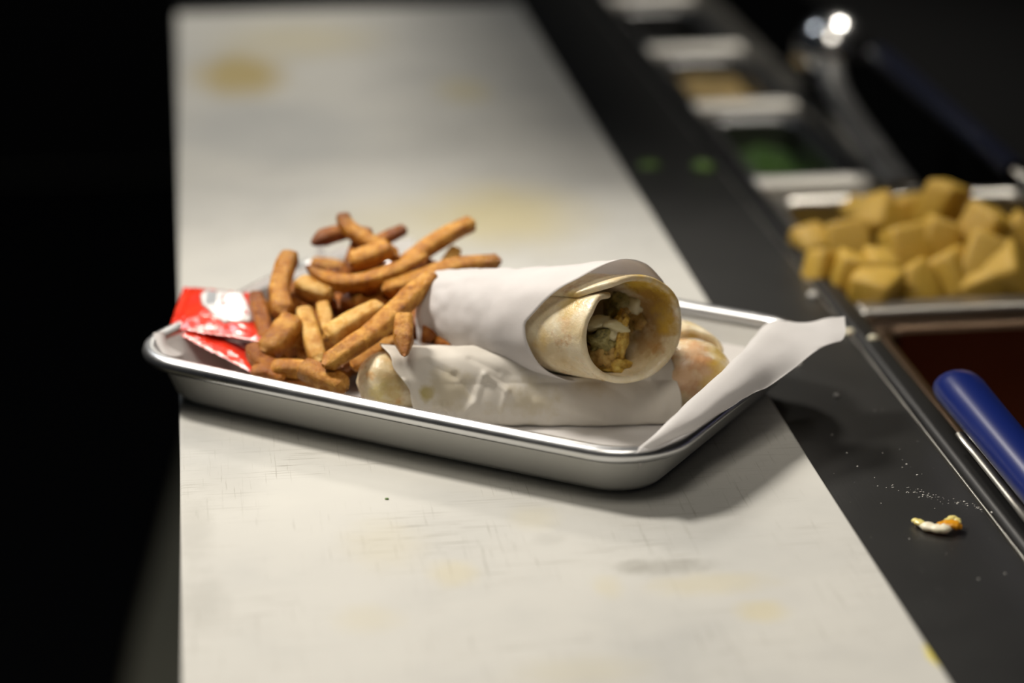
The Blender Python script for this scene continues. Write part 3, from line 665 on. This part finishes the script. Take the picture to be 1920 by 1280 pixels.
FR = [
 ([(583, 457), (618, 443), (668, 430)], .006, 31, 1, 'short dark brown fry with a pointed tip high on the heap', dict(crisp=(.9, .4), taper=(.35, .9))),
 ([(640, 402), (655, 428), (690, 452), (745, 482)], .000, 31, 0, 'fry with a dark upturned tip, topmost of the heap', dict(crisp=(.8, .1), taper=(.8, .9))),
 ([(655, 492), (690, 480), (735, 462)], -.006, 40, 0, 'thick short fry just below the topmost fry', dict(crisp=(.1, .0), taper=(.8, .95))),
 ([(690, 462), (725, 446), (762, 428)], .012, 25, 1, 'small dark fry sticking out behind the topmost fries', dict(crisp=(.3, .7), taper=(.9, .85))),
 ([(573, 497), (606, 522), (660, 530), (735, 512), (800, 478)], -.006, 32, 0, 'long curved fry with a dark frayed tip across the heap', dict(crisp=(1.0, .1), taper=(.25, .9))),
 ([(755, 496), (820, 452), (890, 416)], .002, 33, 0, 'long fry slanting up to the right, highest on the right side', dict(crisp=(.1, .2), taper=(.9, .85))),
 ([(716, 545), (790, 522), (860, 500), (940, 489)], -.004, 34, 0, 'long pale fry reaching right over the paper sleeve', dict(crisp=(.0, .5), taper=(1.0, .8))),
 ([(828, 508), (858, 466)], .010, 26, 2, 'pale fry end peeking out behind the long right fries', dict(crisp=(.0, .1), taper=(.9, .9))),
 ([(816, 514), (770, 556), (700, 622), (606, 686)], -.030, 38, 0, 'long straight fry slanting down across the front of the heap', dict(crisp=(.2, .05), taper=(.75, .9), flat=.8)),
 ([(613, 632), (655, 606), (718, 572)], -.020, 37, 2, 'blunt cut pale fry in the middle of the heap', dict(crisp=(.0, .1), taper=(1.0, .9))),
 ([(758, 590), (757, 625), (759, 668)], -.042, 38, 0, 'short pointed fry hanging over the lower paper sleeve', dict(crisp=(.1, .5), taper=(.9, .25))),
 ([(808, 528), (812, 580), (804, 642)], -.012, 32, 1, 'upright amber fry beside the end of the upper wrap', dict(crisp=(.2, .1), taper=(.9, .9))),
 ([(815, 640), (872, 646)], -.012, 25, 1, 'short orange fry between the two wraps', dict(crisp=(.0, .0), taper=(1, 1))),
 ([(568, 578), (582, 625), (600, 680)], -.008, 34, 2, 'greyish fry standing in the left front of the heap', dict(crisp=(.0, .1), taper=(.9, .95))),
 ([(604, 568), (610, 592), (616, 626)], -.004, 27, 2, 'narrow pale fry half hidden in the heap', dict(crisp=(.0, .1), taper=(.9, .8))),
 ([(547, 474), (534, 505), (523, 548), (532, 592)], -.004, 38, 0, 'tall bent fry standing beside the sauce packets', dict(crisp=(.4, .1), taper=(.85, 1.1))),
 ([(556, 528), (590, 545), (625, 556)], -.002, 38, 2, 'light stubby fry behind the tall bent fry', dict(crisp=(.0, .2), taper=(.9, .9))),
 ([(553, 596), (528, 630), (494, 662)], -.010, 50, 0, 'broad fry lying next to the red packet', dict(crisp=(.0, .3), taper=(.85, .9))),
 ([(470, 648), (492, 676), (520, 702)], -.006, 40, 1, 'dark orange fry low beside the red packets', dict(crisp=(.4, .2), taper=(.8, .9))),
 ([(508, 690), (545, 690), (588, 694)], -.010, 36, 0, 'fry lying flat along the front of the tray', dict(crisp=(.1, .1), taper=(.9, .9))),
 ([(562, 688), (598, 704), (652, 728)], -.020, 44, 0, 'crumb coated fry nearest the front rim', dict(crisp=(.5, .2), taper=(.85, .9))),
 ([(592, 716), (616, 730), (645, 736)], -.016, 26, 1, 'small brown fry tip touching the front rim', dict(crisp=(.3, .2), taper=(.8, .8))),
 ([(478, 548), (490, 590), (500, 640)], .006, 32, 1, 'fry standing right behind the sauce packet', dict(crisp=(.6, .1), taper=(.8, .9))),
 ([(470, 700), (500, 698), (535, 712)], -.008, 28, 1, 'low brown fry at the foot of the red packet', dict(crisp=(.3, .1), taper=(.9, .9))),
 ([(590, 590), (560, 560), (530, 610)], .008, 30, 1, 'bent brown fry inside the left of the heap', dict(crisp=(.2, .2), taper=(.9, .9))),
 ([(640, 560), (690, 575), (740, 560)], .006, 34, 1, 'dark shaded fry under the long curved fry', dict(crisp=(.5, .3), taper=(.9, .9))),
 ([(650, 548), (720, 540), (790, 530)], .004, 34, 1, 'dark fry under the middle of the heap', dict(crisp=(.5, .3), taper=(.9, .9))),
 ([(640, 640), (700, 600), (790, 585)], .000, 34, 1, 'shaded fry behind the long front fry', dict(crisp=(.4, .3), taper=(.9, .9))),
 ([(655, 500), (675, 455), (690, 430)], .010, 30, 1, 'brown fry standing behind the thick short fry', dict(crisp=(.4, .3), taper=(.9, .9))),
 ([(770, 620), (790, 570), (800, 540)], -.002, 30, 1, 'brown fry beside the upright amber fry', dict(crisp=(.4, .3), taper=(.9, .9))),
 ([(640, 690), (670, 650), (720, 610)], -.010, 32, 1, 'brown fry under the long front fry', dict(crisp=(.4, .3), taper=(.9, .9))),
 ([(750, 640), (710, 655), (660, 690)], -.012, 30, 0, 'golden fry tucked behind the lower wrap', dict(crisp=(.2, .2), taper=(.9, .9))),
 ([(520, 720), (560, 716), (600, 722)], -.002, 30, 1, 'brown fry lying under the crumb coated fry', dict(crisp=(.3, .2), taper=(.9, .9))),
]
for i, (pts, off, wpx, mat, lab, kw) in enumerate(FR):
    fry(heap(pts, off), wpx, i+1, mat, lab, **kw)
rnd = random.Random(21)
for i in range(76):                                     # the body of the heap below the surface
    u, v = rnd.uniform(515, 810), rnd.uniform(500, 690)
    if v < 540 and u < 600: v += 60
    a = rnd.uniform(0, math.pi); l = rnd.uniform(28, 60); c, s = math.cos(a)*l, math.sin(a)*l*.6
    d = hd(v)+rnd.uniform(.008, .034)
    P = [pd(u-c, v-s, d+rnd.uniform(-.01, .01)), pd(u, v+rnd.uniform(-6, 6), d), pd(u+c, v+s, d+rnd.uniform(-.01, .01))]
    for p in P:
        if p.z < .0085: p.z = .0085
    fry(P, rnd.uniform(28, 36), 100+i, rnd.choice((0, 1, 1)), 'golden brown fry buried inside the heap of fries', 'buried fries', crisp=(.3, .3), taper=(.9, .9))

# ------------------------------------------------------------------ sauce packets
def packet(name, label, q, thick, n=30, label_art=False, sag=0.0):
    """q: four corners a-b along the near edge, d-c along the far edge (world)."""
    a, b, c, d = [Vector(p) for p in q]; nrm = (b-a).cross(d-a).normalized()
    t = thing(name, label, 'sauce packet', (a+b+c+d)/4-nrm*thick*.5, 'sauce packets in the tray')
    def surf(u, v, side):
        p = a.lerp(b, u).lerp(d.lerp(c, u), v); e = min(u, 1-u, v*1.3, (1-v)*1.3)
        k = max(0, (e-.07)/.43); k = min(1, k)**.55
        p = p+nrm*(side*thick*.5*k+sag*math.sin(math.pi*u)*(1-v))
        p += nrm*(.0010*nz(p, 110)*min(1, e*8)+.0005*nz(p, 300))
        if e < .07: p += nrm*(.00035*math.sin((u if min(v, 1-v) < .06 else v)*95))
        return p
    V = [surf(i/(n-1), j/(n-1), 1) for i in range(n) for j in range(n)]; m = len(V)
    V += [surf(i/(n-1), j/(n-1), -1)-nrm*.00025 for i in range(n) for j in range(n)]
    F = grid_faces(n, n)+[tuple(x+m for x in f[::-1]) for f in grid_faces(n, n)]
    bord = [i*n for i in range(n)]+[(n-1)*n+j for j in range(1, n)]+[i*n+n-1 for i in range(n-2, -1, -1)]+[j for j in range(n-2, 0, -1)]
    for x, y in zip(bord, bord[1:]+bord[:1]): F.append((x, x+m, y+m, y))
    o = mesh('foil', V, F, RED); adopt(t, o)
    return t, surf, nrm
def patch(name, poly, surf, nrm, mat, lift, parent, n=26):
    """print on the packet: the outline in packet u,v filled with a fan of rings that follows the foil"""
    cu = sum(p[0] for p in poly)/len(poly); cv = sum(p[1] for p in poly)/len(poly); P = []
    for i in range(len(poly)):
        a, b = poly[i], poly[(i+1) % len(poly)]
        for k in range(5): P.append((a[0]+(b[0]-a[0])*k/5, a[1]+(b[1]-a[1])*k/5))
    V = [surf(cu, cv, 1)+nrm*lift]; R = 7
    for r in range(1, R+1):
        for (x, y) in P: V.append(surf(cu+(x-cu)*r/R, cv+(y-cv)*r/R, 1)+nrm*lift)
    m = len(P); F = [(0, 1+k, 1+(k+1) % m) for k in range(m)]
    for r in range(R-1):
        for k in range(m): F.append((1+r*m+k, 1+(r+1)*m+k, 1+(r+1)*m+(k+1) % m, 1+r*m+(k+1) % m))
    o = mesh(name, V, F, mat); adopt(parent, o); return o
pk, sf, nr = packet('sauce_packet', 'shiny red sauce packet with a white badge, on top of the other packet', [pd(317, 614, 1.060), pd(493, 641, 1.040), pd(472, 549, 1.083), pd(344, 538, 1.098)], .006, label_art=True)
badge = [(.36, .93), (.30, .74), (.34, .52), (.50, .30), (.60, .22), (.86, .34), (.93, .44), (.90, .70), (.84, .93), (.60, .98)]
grow = lambda k: [(.615+(x-.615)*k, .63+(y-.63)*k) for x, y in badge]
patch('badge_outline', grow(1.07), sf, nr, M('packet_outline', (.25, .16, .14), .3).m, .00018, pk)
bdg = patch('badge', badge, sf, nr, WHITEP, .00035, pk)
for k in range(4):                                     # block of small grey print at the left of the badge
    x = .375+.034*k; patch('print_line', [(x, .50+.02*k if k else .56), (x+.022, .48 if k < 3 else .44), (x+.022, .86), (x, .86)], sf, nr, GREYP, .0005, bdg)
patch('print_mark', [(.575, .50), (.60, .48), (.615, .56), (.60, .66), (.615, .76), (.59, .78), (.575, .68), (.585, .60)], sf, nr, REDP, .0005, bdg)
patch('print_mark', [(.84, .52), (.885, .46), (.90, .50), (.86, .56)], sf, nr, REDP, .0005, bdg)
packet('sauce_packet', 'plain red sauce packet in shade, tucked underneath the badged packet', [pd(320, 618, 1.058), pd(472, 697, 1.030), pd(520, 660, 1.052), pd(372, 590, 1.092)], .005)

# ------------------------------------------------------------------ crumbs
def crumb(name, label, u, v, z, sc, mat, seed, cat='crumb', group=None, rotz=0, amp=.35):
    o = lump_mesh(name, seed, mat, 2, amp); p = pz(u, v, z)
    o.data.transform(Matrix.Rotation(rotz, 4, 'Z') @ Matrix.Diagonal((*sc, 1))); o.location = (p.x, p.y, z+sc[2]*.62)
    return tag(o, label, cat, group)
mcr = M('crumb_cream', (.72, .66, .50), .4, sss=.2).m; mgw = M('crumb_green', (.10, .19, .03), .5).m; mwh = M('speck_white', (.62, .60, .56), .5).m
mor = M('yolk_orange', (.62, .27, .01), .25, sss=.2).m; mye = M('fat_yellow', (.70, .58, .20), .25, sss=.3).m
sc_ = thing('food_scrap', 'cream and orange food scrap lying on the dark steel strip', 'food scrap', pz(1760, 985, SZ))
def scrap(nm, mat, P, r, seed):
    pts = catmull([pz(u, v, SZ+h) for u, v, h in P], 16)
    o = tube(nm, pts, lambda t: r*math.sin(math.pi*(.12+.80*t))**.6*(1+.5*nz((t*7, seed, 0))), mat, 10, .55); adopt(sc_, o)
scrap('scrap_rind', mye, [(1713, 974, .0016), (1726, 980, .0020), (1742, 987, .0016)], .0019, 1)
scrap('scrap_flesh', mcr, [(1722, 980, .0014), (1748, 989, .0018), (1772, 990, .0022), (1790, 984, .0022)], .0030, 2)
scrap('scrap_yolk', mor, [(1758, 986, .0026), (1775, 982, .0030), (1795, 985, .0026), (1803, 989, .0018)], .0028, 3)
scrap('scrap_edge', mye, [(1772, 977, .0034), (1788, 971, .0036), (1800, 980, .0030)], .0017, 4)
crumb('crumb', 'cream crumb on the rail edge right of the parchment corner', 1637, 638, SZ+.0012, (.0026, .0020, .0016), mcr, 3)
crumb('crumb', 'grey white crumb on the steel strip behind the parchment corner', 1524, 556, SZ, (.0028, .0024, .0016), mwh, 4)
crumb('crumb', 'beige crumb touching the tip of the parchment corner', 1592, 626, SZ, (.0028, .0022, .0016), mcr, 5)
crumb('crumb', 'round grey crumb under the parchment corner', 1568, 744, SZ, (.0013, .0013, .0010), mwh, 6)
crumb('crumb', 'pale crumb near the edge of the parchment on the strip', 1497, 684, SZ, (.0014, .0014, .0010), mwh, 7)
crumb('crumb', 'flat white crumb at the end of the scraped streak', 1868, 962, SZ, (.0022, .0010, .0004), mwh, 8, rotz=-.2)
crumb('herb_bit', 'green herb bit on the steel strip beside the green sauce pan', 1318, 318, SZ, (.0065, .0085, .003), mgw, 9, 'herb')
crumb('herb_bit', 'dull green herb bit on the steel strip near the cutting board', 1218, 312, SZ, (.007, .006, .0015), mgw, 10, 'herb')
crumb('crumb', 'tiny green crumb on the board in front of the tray', 725, 936, 0, (.0008, .0006, .0004), mgw, 11)
# dusting of specks and the scraped streak: nobody could count them
bm = bmesh.new(); rnd = random.Random(5)
def speck(u, v, s, e=1):
    p = pz(u, v, SZ+.0001)
    if not (SX0+.001 < p.x < SX1-.001): return
    r = bmesh.ops.create_icosphere(bm, subdivisions=1, radius=s)
    for q in r['verts']: q.co = p+Vector((q.co.x*e, q.co.y, max(0, q.co.z)*.5))
for i in range(90):
    t = rnd.random(); u, v = 1672+200*t, 912+48*t+rnd.gauss(0, 5-3*t); speck(u, v, rnd.uniform(.00008, .00032), rnd.uniform(1, 3))
for u, v in [(1588, 849), (1655, 849), (1662, 914), (1646, 911), (1652, 943), (1640, 895), (1608, 874), (1700, 870), (1720, 890), (1692, 876), (1760, 838), (1705, 1010), (1885, 1075), (1835, 1085), (1808, 940), (1711, 979), (1716, 987), (1560, 815), (1640, 770)]:
    speck(u, v, rnd.uniform(.00025, .0006))
for i in range(60): speck(rnd.uniform(1500, 1900), rnd.uniform(700, 1200), rnd.uniform(.0001, .00022))
tag(from_bm('salt_specks', bm, mwh), 'pale specks and a scraped streak scattered over the dark steel strip', 'specks', kind='stuff')
